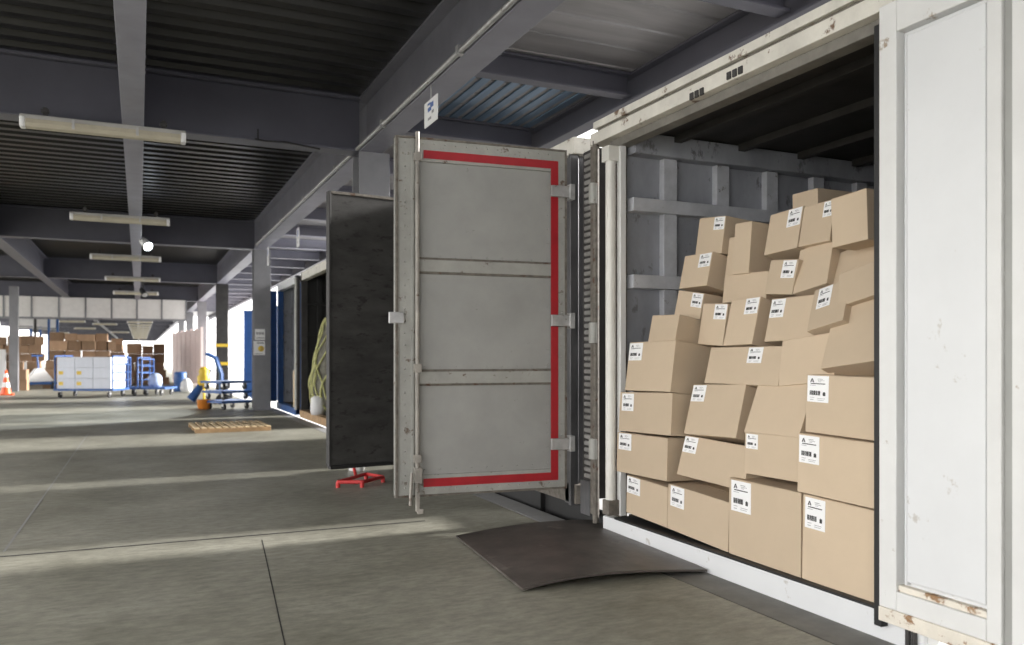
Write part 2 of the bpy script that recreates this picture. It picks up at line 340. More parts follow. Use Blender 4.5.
# right post and its two white folding leaves opened flat along the dock
Q(MB().box(2.90, 2.99, 2.22, 2.40, .03, 2.655), 'corner_post', 'white', c1)
Q(MB().box(2.83, 2.93, 2.435, 2.475, .06, 2.60), 'rubber_seal', 'black', c1)
def white_leaf(y0, y1, ry0, ry1):      # y0 > y1
    o = MB(); xf = 2.815; xb = 2.875; zb, zt = .155, 2.66; rz0, rz1 = .235, 2.53
    o.box(xf, xb, ry0, y0, zb, zt); o.box(xf, xb, y1, ry1, zb, zt); o.box(xf, xb, ry1, ry0, zb, rz0); o.box(xf, xb, ry1, ry0, rz1, zt)
    leaf = Q(o, 'door_leaf', 'white', c1, bevel=.005)
    p = MB(); p.box(xf+.045, xb, ry1, ry0, rz0, rz1); p.box(xf+.006, xf+.045, ry1+.006, ry0-.045, rz0+.05, rz1-.03); p.box(xf+.02, xf+.045, ry0-.035, ry0-.022, rz0+.03, rz1-.02)
    Q(p, 'recessed_panel', 'white_clean', leaf, bevel=.006, label='smooth white recessed panel')
    Q(MB().box(xf+.012, xf+.045, ry1+.0, ry0-.0, rz0, rz0+.026), 'panel_bead', 'trim', leaf, label='rust-stained bead at the panel foot')
    Q(MB().box(xf-.004, xb+.01, y1, y0, .095, .155), 'bottom_trim', 'trim', leaf, label='rust-stained cream bottom trim')
    return leaf
wl = white_leaf(2.435, 1.905, 2.35, 1.962)
for yy in (2.33, 2.30): Q(MB().tube([(2.86, yy, .0), (2.86, yy, .10)], .012, 8), 'bolt', 'dark', wl)
wl2 = white_leaf(1.868, 1.25, 1.81, 1.32)
Q(MB().box(2.83, 2.87, 1.868, 1.905, .10, 2.66), 'leaf_seal', 'door_grey', wl2)
# ---- second container: grey leaf with red tape, dark leaf
c2 = empty('shipping_container', 'grey container with red-taped open door and a dark inner door', 'container', (FX, 6.5, 0)); T2 = tree_T(c2)
po = Q(MB().box(2.83, 2.90, 5.13, 5.16, .12, 2.66).box(2.86, 3.0, 5.16, 5.27, .12, 2.66), 'corner_post', 'steelmid', c2, T2)
sl = Q(MB().box(2.86, 3.0, 5.10, 8.35, .13, .27), 'sill', 'rust', c2, T2)
Q(MB().box(2.94, 2.98, 4.78, 5.75, -.6, .11).box(2.90, 2.98, 5.75, 8.35, -.3, .13), 'dark_filler', 'black', c2, T2)  # black sheets added to darken the bright opening under the container
Q(MB().box(2.84, 3.0, 5.10, 8.35, 2.66, 2.78), 'header_rail', 'cream', c2, T2)
Q(MB().box(2.95, XE, 5.72, 5.77, .13, 2.72), 'side_wall', 'wallgrey', c2, T2)  # unseen wall, set back so sun passes beside the post
Q(MB().box(2.95, XE, 8.30, 8.35, .13, 2.72), 'side_wall', 'wallgrey', c2, T2)  # unseen wall, body widened to here to block sun
Q(MB().box(2.95, XE, 5.72, 8.35, 2.72, 2.76), 'roof_panel', 'roofdark', c2, T2)
Q(MB().box(2.95, XE, 5.77, 8.30, .09, .135), 'floor_panel', 'ply', c2, T2)
Q(MB().box(XE-.05, XE, 5.77, 8.3, .135, 2.72), 'end_wall', 'wallgrey', c2, T2)
# leaf frame: local x from tip to hinge, local y towards the back, z up
tip, hin = Vector((1.535, 5.17, 0)), Vector((2.755, 5.05, 0))
ex = (hin-tip).normalized(); ey = Vector((-ex.y, ex.x, 0)); LW = (hin-tip).length
TL2 = T2 @ Matrix(((ex.x, ey.x, 0, tip.x), (ex.y, ey.y, 0, tip.y), (0, 0, 1, 0), (0, 0, 0, 1)))
Z0, Z1 = .275, 2.645
lf = MB()
lf.box(0, .155, 0, .05, Z0, Z1); lf.box(1.115, LW, 0, .05, Z0, Z1); lf.box(.155, 1.115, 0, .05, Z0, .405); lf.box(.155, 1.115, 0, .05, 2.50, Z1)
lf.box(0, .018, -.012, .06, Z0-.01, Z1+.01, 1); lf.box(LW-.015, LW, -.008, .055, Z0, Z1, 1); lf.box(0, LW, -.006, .055, Z1, Z1+.014, 1); lf.box(0, LW, -.006, .055, Z0-.014, Z0, 1)
lf.box(.105, .125, -.008, 0, Z0, Z1)
def rivet(mb, x, z): mb.tube([(x, .0, z), (x, -.006, z)], [.007, .004], 8)
for k in range(30): rivet(lf, .065, Z0+.05+k*.079)
for k in range(30): rivet(lf, 1.19, Z0+.05+k*.079)
for k in range(13): rivet(lf, .19+k*.075, Z0+.03); rivet(lf, .19+k*.075, Z1-.025)
leaf = Q(lf, 'door_leaf', ['door_frame', 'rust'], c2, TL2, .003)
zs = (.405, 1.05, 1.80, 2.50)
for k in range(3):
    z0 = zs[k]+(.0 if k == 0 else .045); z1 = zs[k+1]-(.0 if k == 2 else .035)
    pn = MB(); pn.box(.15, 1.12, .018, .04, z0-.02, z1+.02)
    for a_ in range(9): rivet_x = .2+a_*.11; pn.tube([(rivet_x, .018, z0+.03), (rivet_x, .013, z0+.03)], [.006, .003], 6)
    for a_ in range(6): pn.tube([(1.09, .018, z0+.05+a_*.1), (1.09, .013, z0+.05+a_*.1)], [.006, .003], 6)
    Q(pn, 'sheet_panel', 'door_grey', leaf, TL2, .002)
for z in (1.055, 1.805): Q(MB().box(.15, 1.12, -.002, .03, z-.04, z+.04).box(.15, 1.12, .004, .03, z-.055, z+.055, 1), 'cross_rail', ['door_frame', 'rust'], leaf, TL2, .003)
tp = MB(); tp.box(.19, 1.16, -.004, 0, 2.52, 2.575); tp.box(.19, 1.16, -.004, 0, .325, .38); tp.box(1.105, 1.16, -.004, 0, .38, 2.52)
Q(tp, 'red_tape', 'red', leaf, TL2, 0, label='red reflective tape border')
bar = MB(); bar.tube([(.142, -.03, .24), (.142, -.03, 2.685)], .014, 14)
bar = Q(bar, 'locking_bar', 'lockbar', leaf, TL2, 0)
for z in (2.52, 1.12, .52): Q(MB().box(.12, .168, -.05, .0, z-.028, z+.028), 'bar_bracket', 'lockbar', bar, TL2)
cam = MB(); cam.box(.12, .17, -.055, -.005, .36, .46); cam.box(.13, .155, -.05, -.02, .17, .30); cam.box(.14, .18, -.05, -.02, .155, .19)
cam.tube([(.10, -.05, .43), (.085, -.07, .22)], .011, 8)
Q(cam, 'bar_cam', 'lockbar', bar, TL2)
Q(MB().box(-.045, .055, -.025, .0, 1.415, 1.49), 'latch_tab', 'galv', leaf, TL2)
for z in (2.36, 1.45, .58):
    hb = MB(); hb.box(1.10, 1.25, -.03, -.008, z-.04, z+.04); hb.box(1.235, 1.275, -.04, .03, z-.055, z+.055)
    Q(hb, 'hinge_bracket', 'galv', leaf, TL2)
# dark leaf
tip2, hin2 = Vector((1.474, 6.885, 0)), Vector((2.80, 7.05, 0))
ex = (hin2-tip2).normalized(); ey = Vector((-ex.y, ex.x, 0)); W2 = (hin2-tip2).length
TD = T2 @ Matrix(((ex.x, ey.x, 0, tip2.x), (ex.y, ey.y, 0, tip2.y), (0, 0, 1, 0), (0, 0, 0, 1)))
dd = Q(MB().box(0.0, W2, 0, .06, .27, 2.58), 'door_leaf', 'darkwood', c2, TD, .004, label='dark scuffed plywood inner door')
Q(MB().box(0.006, W2, -.008, .065, 2.58, 2.605), 'edge_rail', 'rust', dd, TD)
Q(MB().box(-.012, .006, -.008, .07, .26, 2.605), 'edge_rail', 'dark', dd, TD)
Q(MB().box(0, W2, -.01, .07, .235, .27), 'rubber_seal', 'black', dd, TD)
# ---- plain containers further along
def container(label, y0, y1, paint, inner, z1=2.84, zf=.14, header='cream', doors=True, parts=True, back=True):
    t = empty('shipping_container', label, 'container', (FX, (y0+y1)/2, 0)); T = tree_T(t)
    Q(MB().box(FX, FX+.12, y0, y0+.10, .02, z1), 'corner_post', paint, t, T); Q(MB().box(FX, FX+.12, y1-.10, y1, .02, z1), 'corner_post', paint, t, T)
    Q(MB().box(FX, FX+.12, y0, y1, z1-.16, z1), 'header_rail', header, t, T); Q(MB().box(FX-.02, FX+.12, y0, y1, .0, zf), 'sill', paint if paint != 'dark' else 'pine_dark', t, T)
    for yy in (y0, y1-.05):
        w = MB(); w.box(FX+.1, XE, yy, yy+.05, .05, z1-.04); sw = Q(w, 'side_wall', inner, t, T)
        if parts and yy != y0:
            for k in range(9): Q(MB().box(3.2+k*.42, 3.29+k*.42, yy-.05, yy, zf, z1-.1), 'wall_rib', inner, sw, T)
            for z in (.9, 1.6, 2.2): Q(MB().box(3.0, 7, yy-.06, yy, z, z+.07), 'wall_rail', inner, sw, T)
    Q(MB().box(FX+.05, XE, y0, y1, z1-.05, z1), 'roof_panel', header if header == 'white_clean' else 'roofdark', t, T)
    Q(MB().box(FX+.12, XE, y0+.05, y1-.05, .05, zf), 'floor_panel', 'ply', t, T)
    if back: Q(MB().box(XE-.05, XE, y0, y1, zf, z1-.05), 'end_wall', inner, t, T)
    return t, T
container('unseen container added behind the dark inner door to block sun', 8.65, 11.75, 'dark', 'wallgrey', parts=False)  # unseen sun blocker, added to shape the daylight bands on the floor
c3, T3 = container('dark container holding a netted load behind the dark door', 13.6, 16.2, 'dark', 'black')
d3 = Q(MB().box(2.82, 2.88, 16.21, 16.32, .16, 2.72), 'door_leaf', 'dark', c3, T3)
Q(MB().box(2.79, 2.82, 16.19, 16.34, .14, 2.74), 'edge_rail', 'door_frame', d3, T3)
c4, T4 = container('blue open container just right of the column with notices', 16.75, 19.15, 'blue', 'wallgrey', header='white_clean')
d4 = Q(MB().box(2.45, 2.88, 19.16, 19.22, .16, 2.7), 'door_leaf', 'blue', c4, T4)
Q(MB().box(2.43, 2.45, 19.13, 19.24, .15, 2.7), 'edge_rail', 'bluepale', d4, T4)
c5, T5 = container('blue container with open door beyond the column with notices', 21.6, 24.0, 'blue', 'wallgrey', header='blue', z1=2.5)
d5 = Q(MB().box(2.44, 2.88, 21.5, 21.56, .16, 2.36), 'door_leaf', 'blue', c5, T5)
Q(MB().box(2.42, 2.44, 21.47, 21.58, .15, 2.36), 'edge_rail', 'blue', d5, T5)
# ================================================================== CARTONS
def make_box(name, M4, w, dpt, h, m='card'):
    b = MB(); t = .004
    b.box(-w/2, w/2, 0, dpt, 0, h-t)
    b.box(-w/2+.001, w/2-.001, .0, dpt/2-.002, h-t, h); b.box(-w/2+.001, w/2-.001, dpt/2+.002, dpt, h-t, h)
    o = b.build(name, m, None, .005); o.matrix_world = M4
    return o
def make_label(parent, x, z, w, h, style=0):
    """white paper label lying on the front face (local y = 0); x,z = top-left"""
    b = MB(); e = -.0012
    b.box(x, x+w, e, 0, z-h, z)
    def ink(u0, u1, v0, v1, mi=1):
        b.box(x+w*u0, x+w*u1, e-.0007, e, z-h*v1, z-h*v0, mi)
    def stroke(u0, v0, u1, v1, t, mi=1):
        p, q = Vector((x+w*u0, 0, z-h*v0)), Vector((x+w*u1, 0, z-h*v1)); d = (q-p).normalized(); nn = Vector((-d.z, 0, d.x))*t/2
        b.prism([p-nn+Vector((0, e-.0007, 0)), q-nn+Vector((0, e-.0007, 0)), q+nn+Vector((0, e-.0007, 0)), p+nn+Vector((0, e-.0007, 0))], (0, .0007, 0), mi)
    tk = w*.038
    stroke(.15, .25, .225, .11, tk); stroke(.30, .25, .225, .11, tk); stroke(.18, .215, .27, .215, tk*.7)     # the letter A
    ink(.48, .72, .115, .135, 2); ink(.5, .8, .17, .185, 2); ink(.52, .66, .215, .23, 2)
    ink(.15, .85, .285, .318, 1 if style else 2); ink(.12, .4, .36, .375, 2)
    xx = .12; rr = random.Random(int(abs(x*1000)+abs(z*777)))
    while xx < .6:
        ww = rr.choice((.02, .03, .045)); ink(xx, min(.62, xx+ww), .57, .74); xx += ww+rr.choice((.008, .012, .02))
    ink(.74, .86, .62, .75); ink(.77, .83, .60, .62)
    ink(.13, .34, .82, .835, 2); ink(.14, .3, .90, .92, 2); ink(.48, .84, .85, .865, 2); ink(.48, .8, .91, .925, 2)
    return b.build('shipping_label', ['paper', 'ink', 'ink_soft'], parent)
def carton(desc, BL, BR, TL, xf, lab=None, depth=.36, lean=None, xr=None, lsize=(15, 18), yaw=0, mat_='card', dw=0, hadd=0):
    A = onX(BL[0], BL[1], xf); B = onX(BR[0], BR[1], xf if xr is None else xr)
    u = (B-A); w = u.length+dw; u.normalize()
    up0 = (Vector((0, 0, 1))-u*u.z).normalized(); out = u.cross(up0); inn = -out if out.x < 0 else out
    def fr(a):
        up = up0*math.cos(a)+inn*math.sin(a); ii = inn*math.cos(a)-up0*math.sin(a); return up, ii
    r = ray(*TL)
    def hit(a, r=r):
        up, ii = fr(a); t = (A-CAM).dot(ii)/r.dot(ii); return CAM+r*t, up
    if lean is None:
        best = min((abs((hit(R(k*.25))[0]-A).dot(u)), k) for k in range(-16, 100)); lean = best[1]*.25
    a = R(lean); q, up = hit(a); h = (q-A).dot(up)+hadd; up, ii = fr(a)
    org = A+u*(w/2)
    M4 = Matrix(((u.x, ii.x, up.x, org.x), (u.y, ii.y, up.y, org.y), (u.z, ii.z, up.z, org.z), (0, 0, 0, 1)))
    o = make_box('cardboard_box', M4, w-.004, depth, h-.003, mat_)
    tag(o, desc, 'box', 'cartons stacked in the white container')
    if lab:
        Mi = M4.inverted()
        def loc(px, py):
            rr = ray(px, py); t = (A-CAM).dot(ii)/rr.dot(ii); return Mi @ (CAM+rr*t)
        a0 = loc(*lab); a1 = loc(lab[0]+lsize[0], lab[1]+lsize[1]*.15); a2 = loc(lab[0]-1, lab[1]+lsize[1])
        lw = abs(a1.x-a0.x); lh = abs(a2.z-a0.z); lx = max(a0.x, -w/2+.006); lx = min(lx, w/2-.008-lw); lz = min(a0.z, h-.008)
        make_label(o, lx, lz, lw, lh, 1)
    return o
B_ = carton
# bottom row
B_('labelled carton at the far left end of the bottom row', (626, 512), (667, 528), (626, 474), 2.915, (626.5, 475), lean=0, lsize=(13, 16))
B_('bottom-row carton between the leftmost carton and the tall carton', (667, 528), (728, 552.5), (669, 483), 2.915, (671, 484.5), lean=0, lsize=(13.5, 20))
B_('tall bottom-row carton second from the white door', (728.5, 553), (801, 578), (730, 477), 2.905, (731.5, 479.5), lean=0, lsize=(19.5, 30))
B_('bottom-row carton right next to the white door', (801.5, 578), (905, 616), (803, 493), 2.905, (805.5, 496.5), lean=0, lsize=(20, 30))
# second row
B_('carton jutting out left above the leftmost bottom carton', (616.5, 471), (667, 481.5), (618.5, 431.5), 2.885, (619, 432.5), lsize=(12.5, 16), lean=2)
B_('leaning second-row carton over the bottom-row carton with a dark gap', (676.5, 474), (743, 491), (685.5, 434.5), 2.93, (686, 435), lsize=(13, 16), depth=.3)
B_('second-row carton whose small label sits under a thin gap', (744, 473), (799, 482.5), (745, 431), 2.94, (746.5, 433.5), lsize=(11.5, 14.5), lean=2, depth=.3)
B_('second-row carton with large label directly above the corner carton', (797, 491.3), (905, 516), (798, 432), 2.895, (799.5, 434.5), lsize=(20, 27), lean=0)
# third row
B_('left-hand carton second from top of the straight stack', (618.5, 430.6), (671, 435.8), (621.5, 391.5), 2.89, (622.5, 393.5), lsize=(11.5, 17), lean=4)
B_('leaning carton with label at its upper left beside the straight stack', (683.5, 433.5), (736, 438), (693.5, 384), 2.95, (693, 384.5), lsize=(12.5, 16), depth=.3)
B_('tilted plain carton left of the big A label', (743.5, 432), (799, 437.5), (760, 377), 2.95, None, depth=.28)
B_('carton with the big clear A label beside the white door', (805, 431.5), (905, 445), (806, 373.5), 2.92, (808, 374.5), lsize=(21, 26), lean=1)
# fourth row
B_('upper carton of the straight left stack with label in its corner', (624.7, 390), (670.5, 392), (630, 342), 2.905, (629.5, 343.5), lsize=(12.5, 17), depth=.40)
B_('wide carton with centred label under the three middle cartons', (704, 383), (778, 386), (711, 347), 3.04, (749.5, 347), lsize=(14, 15.5), depth=.3)
B_('plain carton under the tipped cartons, left of the white door', (778, 386), (834, 381), (780, 340), 3.04, None, depth=.3, lean=12)
B_('plain tilted carton at right edge with raised bottom corner', (820, 369), (892, 358), (845, 304), 3.0, None, depth=.25)
# fifth row
B_('small plain carton topmost on the straight left stack', (647.8, 341.6), (675, 341.8), (652.4, 315), 2.97, None, depth=.30)
B_('middle carton with label at its upper right corner', (697.4, 344), (722.5, 345.8), (703.3, 303), 3.12, (719.8, 301.5), lsize=(12, 15), depth=.22)
B_('leaning middle carton with a dark right side', (722.8, 345.6), (752, 344), (731.8, 299.5), 3.10, (749, 298.5), lsize=(12.5, 15.5), depth=.24)
B_('wide carton with label, right of the leaning dark-sided carton', (764, 341.5), (824, 339), (772, 298.5), 3.13, (772.5, 298), lsize=(13, 18), depth=.3)
B_('tipped carton with label hanging over the plain carton', (806.4, 331.5), (843, 319.8), (819, 288.5), 3.06, (820.5, 285.5), lsize=(12, 19), depth=.25)
B_('tipped plain carton wedged between the white door and tipped labelled carton', (838, 307), (898, 287), (843, 272), 3.10, None, depth=.28, lean=14)
# rear left column
B_('lowest of three rear cartons by the grey wall', (674, 315), (699.7, 319.5), (678.8, 289.6), 3.16, (694, 287.5), lsize=(10.5, 14), depth=.30)
B_('middle of three rear cartons by the grey wall', (678.8, 288.7), (706.7, 285.3), (685, 255.8), 3.22, (700.5, 254.5), lsize=(11, 13), depth=.30)
B_('topmost of three rear cartons by the grey wall', (695, 254.3), (721.4, 253.3), (699.7, 217.8), 3.31, (715.5, 215.5), lsize=(10, 12.5), depth=.34)
# rear middle
B_('orange-tinted plain carton under the tall narrow carton', (722, 303), (766, 300), (726, 275), 3.26, None, depth=.3, lean=6)
B_('tall narrow plain carton standing upright on the pile', (731.8, 274.4), (748.8, 272.9), (735.3, 223.3), 3.26, None, depth=.24)
B_('plain carton half hidden behind the tall narrow carton', (724.8, 276), (744, 274), (729.5, 237.2), 3.32, None, depth=.25)
# upper right
B_('labelled carton below the top row, left of a plain one', (764, 294), (792, 294.5), (771, 259.5), 3.20, (785, 255), lsize=(12.5, 17.5), depth=.28)
B_('plain carton with dark right side below the top row', (792.4, 294), (827, 283), (800, 250), 3.20, None, depth=.25)
B_('plain carton behind the door edge below the top corner carton', (832, 285), (895, 268), (841, 251.5), 3.24, None, depth=.25)
B_('top-row carton with label at its right, overhanging on the left', (763.6, 255.5), (797, 247.5), (770.5, 214.7), 3.26, (790, 208), lsize=(12.5, 17), depth=.28)
B_('top-row plain carton with its label partly covered', (798, 247), (829.6, 240.5), (804, 206.4), 3.26, (827, 199.5), lsize=(9, 15), depth=.28)
B_('plain square carton highest at right beside the white door', (832, 248), (868.4, 239), (830.4, 198.6), 3.16, None, depth=.32, lean=2)
B_('small plain carton peeking out at the very top of the pile', (792.5, 222), (818.5, 216), (793, 194), 3.58, None, depth=.3, lean=0)
# ================================================================== FLOOR OBJECTS NEAR
# bent steel dock plate
pl = MB(); a, b, c, d = onZ(456, 538.5, .0), onZ(523, 592.5, .0), onZ(707, 573, .0), onZ(604, 522, .0)
nx = 16; vs = []; fs = []
for i in range(nx+1):
    t = i/nx
    zb = .018+.045*math.sin(math.pi*min(1, t*1.0))*t
    for q, w in ((a.lerp(d, t), 0), (b.lerp(c, t), 1)):
        z = .02+(.038*math.sin(math.pi*t**.8) if w else .03*math.sin(math.pi*t))
        for dz in (0, -.012): vs.append(Vector((q.x, q.y, z+dz)))
for i in range(nx):
    k = i*4; fs += [(k, k+2, k+6, k+4), (k+1, k+5, k+7, k+3), (k, k+4, k+5, k+1), (k+2, k+3, k+7, k+6)]
fs += [(0, 1, 3, 2), (nx*4, nx*4+2, nx*4+3, nx*4+1)]
pl._add(vs, fs)
tag(pl.build('dock_plate', 'plate'), 'dark worn steel plate lying bent in front of the white sill', 'plate')
# pallet
q0, q1 = onZ(195, 433.5, 0), onZ(271, 430.5, 0); ux = (q1-q0).normalized(); uy = Vector((-ux.y, ux.x, 0)); PW = (q1-q0).length; PD = 1.25
pt = empty('wooden_pallet', 'pale slatted wooden pallet lying on the floor', 'pallet', q0, math.atan2(ux.y, ux.x))
for k in range(11):
    x = k*(PW-.068)/10; MB().box(x, x+.068, 0, PD, .062, .08).build('top_board', 'pine', pt, .003)
for y in (0, PD/2-.05, PD-.10): MB().box(0, PW, y, y+.10, 0, .062).build('stringer', 'pine_dark', pt, .003)
# red tubular frame and white can under the dark door
rd = MB(); pts = [onZ(338, 482, .05), onZ(366, 474, .05), onZ(383, 477, .05), onZ(362, 482, .05), onZ(338, 482, .05)]
for i in range(4): rd.tube([pts[i], pts[i+1]], .018, 8)
rd.tube([onZ(356, 476, .03), onZ(356, 476, .05)+Vector((0, .1, .08))], .015, 8)
for p in pts[:4]: rd.tube([Vector((p.x, p.y, 0)), Vector((p.x, p.y, .05))], .02, 8)
tag(rd.build('wheel_chock_frame', 'redpaint'), 'red tubular frame lying on the floor under the dark door', 'frame')
q = onZ(354, 472, 0)
cn_ = MB(); cn_.lathe([(0, 0), (.075, 0), (.085, .02), (.085, .15), (.07, .17), (0, .17)], (q.x+.05, q.y+.1, 0), 24)
tag(cn_.build('tin_can', 'whiteplastic'), 'small off-white can under the dark door behind the red frame', 'can')
# ================================================================== OVERHEAD ITEMS
# conduit along the edge beam
cd = MB(); cd.tube([(2.28, -.5, 3.585), (2.28, 18, 3.585)], .022, 8)
for k in range(8): cd.box(2.255, 2.309, 1.5+2.2*k, 1.56+2.2*k, 3.56, 3.63)
tag(cd.build('conduit', 'galv'), 'thin conduit pipe clipped along the edge beam', 'pipe')
# hanging tag with blue mark
def hang_tag(label, px, py, z1, w, h, yq=None):
    q = onY(px, py, yq); t = empty('hanging_sign', label, 'sign', (q.x, q.y, q.z), 0)
    MB().box(-.004, .004, -w/2, w/2, -h, 0).build('sign_board', 'whiteplastic', t, .002)
    mk = MB(); mk.box(-.006, -.004, -w*.22, w*.02, -h*.36, -h*.16); mk.box(-.006, -.004, -w*.05, w*.2, -h*.46, -h*.30); mk.box(-.006, -.004, .0, w*.22, -h*.2, -h*.12)
    mk.box(-.006, -.004, -w*.25, -w*.1, -h*.62, -h*.5, 1); mk.box(-.006, -.004, -w*.05, w*.2, -h*.8, -h*.7, 1)
    mk.build('printed_mark', ['ink_blue', 'ink_soft'], t)
    MB().tube([(0, 0, 0), (0, 0, .12)], .006, 6).build('hook', 'galv', t)
    return t
hang_tag('white hanging tag with blue mark below the edge beam', 431, 99, 3.47, .34, .215, 6.61)
hang_tag('small white tag further along the edge beam', 298, 228, 3.47, .26, .36, 15.6)
hang_tag('tiny white tag on edge beam just before the column with notices', 268, 247, 3.47, .2, .4, 18.1)
# fluorescent fittings
def lamp_proto():
    t = empty('fluorescent_lamp', None, 'lamp'); L = 1.46
    MB().box(-L/2, L/2, -.045, .045, .035, .085).build('housing', 'lampgrey', t, .012)
    d = MB(); pr = [(-.062, .04), (-.065, .0), (-.045, -.035), (0, -.048), (.045, -.035), (.065, 0), (.062, .04)]
    d.prism([(-L/2+.05, a, b) for a, b in pr], (L-.1, 0, 0)); d.build('diffuser', 'lens', t, .004)
    for s in (-1, 1):
        MB().box(s*(L/2-.05), s*(L/2), -.062, .062, -.04, .06).build('end_cap', 'whiteplastic', t, .012)
        MB().box(s*.52-.02, s*.52+.02, -.02, .02, .085, .17).box(s*.52-.035, s*.52+.035, -.03, .03, .12, .15).build('hanger', 'dark', t, .003)
    for x in (-.28, .28): MB().box(x-.012, x+.012, -.07, .07, -.02, .07).build('clip', 'galv', t, .003)
    return t
lp = lamp_proto()
ll = ['yellowed fluorescent fitting nearest, under the first cross beam', 'fluorescent fitting second from the front', 'third fluorescent fitting, beside the lit spotlight', 'fourth fluorescent fitting, past the lit spotlight', 'fifth fluorescent fitting, above the unlit spotlight']
LY = [(106, 8.9), (121, 14.6), (126, 20.3), (133, 25.8), (136, 31.5)]
for i, (px, yq) in enumerate(LY):
    o = lp if i == 0 else copy_tree(lp); x = onY(px, 200, yq).x; o.location = (x, yq, 3.405); o['label'] = ll[i]; o['group'] = 'fluorescent lamps in a row'
for k in range(14):
    o = copy_tree(lp); yq = 40+5.2*k; o.location = (onY(140, 300, yq).x, yq, 3.3); o['label'] = 'small distant fluorescent fitting in the far lamp row'; o['group'] = 'far fluorescent lamps'
for px, yq in ((55, 44.), (92, 50.), (20, 42.), (72, 56.), (105, 60.), (40, 62.), (85, 70.), (120, 80.), (60, 84.), (100, 95.)):
    o = copy_tree(lp); o.location = (onY(px, 330, yq).x, yq, 3.3); o['label'] = 'distant fluorescent fitting above the heaps of cartons'; o['group'] = 'fluorescent lamps above the heaps'
# spotlights
def spot(label, px, py, yq, lit, tilt):
    q = onY(px, py, yq); t = empty('spotlight', label, 'lamp', q)
    T = Matrix.Rotation(R(25), 4, 'Z') @ Matrix.Rotation(-tilt, 4, 'X')
    b = MB(); b.lathe([(0, .16), (.06, .15), (.075, .1), (.085, -.12), (.1, -.16), (.085, -.16)], seg=20); b.build('lamp_body', 'whiteplastic' if lit else 'black', t, 0, T)
    g_ = MB(); g_.lathe([(.0, -.19), (.06, -.175), (.088, -.15)], seg=20); g_.build('lens', 'glow' if lit else 'lampgrey', t, 0, T)
    MB().tube([(0, 0, .1), (0, 0, 3.57-q.z)], .015, 8).build('stem', 'dark', t)
    return t, q
sp, sq = spot('lit white spotlight hanging under the second cross beam', 145, 243, 17.9, True, R(58))
spot('unlit black spotlight further down the aisle', 143, 292, 27.5, False, R(50))
# ceiling cable on the first cross beam
cb = MB(); pts = [onY(x, y, 9.2) for x, y in ((255, 139), (265, 141), (285, 142), (300, 145), (320, 149))]
cb.tube(pts, .01, 6); cb.tube([onY(258, 139, 9.2), onY(258, 129, 9.2)], .008, 6)
tag(cb.build('cable', 'black'), 'thin black cable running along the foot of the first beam', 'cable')
# notices on the column
def notice(label, px0, py0, px1, py1, yellow):
    a, b = onY(px0, py0, 18.57), onY(px1, py1, 18.57); t = empty('notice', label, 'sign', (a.x, 18.575, b.z)); w = b.x-a.x; h = a.z-b.z
    MB().box(0, w, -.006, 0, 0, h).build('paper_sheet', 'paper', t)
    m = MB()
    if yellow:
        m.lathe([(0, 0), (w*.26, 0), (w*.26, .002), (0, .002)], seg=20); m.v = [Vector((p.x+w*.66, -.008+p.z, p.y+h*.45)) for p in m.v]
        m.box(w*.3, w*.9, -.0075, -.006, h*.82, h*.9, 1); m.box(w*.1, w*.8, -.0075, -.006, h*.08, h*.12, 1)
        m.box(w*.6, w*.64, -.0105, -.0095, h*.36, h*.55, 1); m.box(w*.7, w*.74, -.0105, -.0095, h*.36, h*.55, 1)
    else:
        for k in range(3): m.box(w*(.12+.28*k), w*(.32+.28*k), -.0075, -.006, h*.5, h*.72, 1)
        m.box(w*.1, w*.9, -.0075, -.006, h*.15, h*.22, 1)
    m.build('printed_mark', ['yellow', 'ink_soft'], t)
notice('upper white notice on the grey column', 255, 329, 265, 340, False)
notice('lower white notice with a yellow disc on the grey column', 253.5, 341, 265, 355, True)
# ================================================================== FAR ITEMS
# traffic cone
q = onZ(6, 395, 0)
tc = empty('traffic_cone', 'orange traffic cone at the left edge of the floor', 'cone', q)
MB().box(-.2, .2, -.2, .2, 0, .04).lathe([(.15, .04), (.11, .25), (.085, .40), (.055, .58), (.03, .76), (0, .77)], seg=24).build('cone_body', 'orange', tc)
MB().lathe([(.1155, .24), (.0905, .39)], seg=24).build('white_band', 'whiteplastic', tc)
MB().lathe([(.064, .55), (.046, .66)], seg=24).build('white_band', 'whiteplastic', tc)
# wheels helper
def castor(t, x, y, r=.09):
    MB().tube([(x-.02, y, r), (x+.02, y, r)], r, 14).build('wheel', 'black', t)
    MB().box(x-.035, x+.035, y-.03, y+.03, r, r*2.1).build('castor_fork', 'galv', t, .003)
# cart with white boxes
def cart(label, px0, px1, py, length_y, high, group=None, handles=(0, 1), deckmat='blue'):
    a, b = onZ(px0, py, 0), onZ(px1, py, 0); u = (b-a).normalized(); w = (b-a).length
    t = empty('platform_trolley', label, 'trolley', a, math.atan2(u.y, u.x), group)
    MB().box(0, w, 0, length_y, .2, .26).build('platform', deckmat, t, .006)
    for h in handles:
        x = .03 if h == 0 else w-.03
        m = MB(); m.tube([(x, .05, .26), (x, .05, high), (x, length_y-.05, high), (x, length_y-.05, .26)], .025, 10)
        for k in range(1, 4): m.tube([(x, .05, .26+(high-.26)*k/4), (x, length_y-.05, .26+(high-.26)*k/4)], .014, 8)
        m.build('push_handle', 'blue', t)
    for x in (.15, w-.15):
        for y in (.1, length_y-.1): castor(t, x, y)
    return t, a, u, w
t, a, u, w = cart('blue trolley carrying a stack of white boxes', 53, 113, 398, 1.0, 1.2)
v = Vector((-u.y, u.x, 0)); ang = math.atan2(u.y, u.x)
hgt = .30
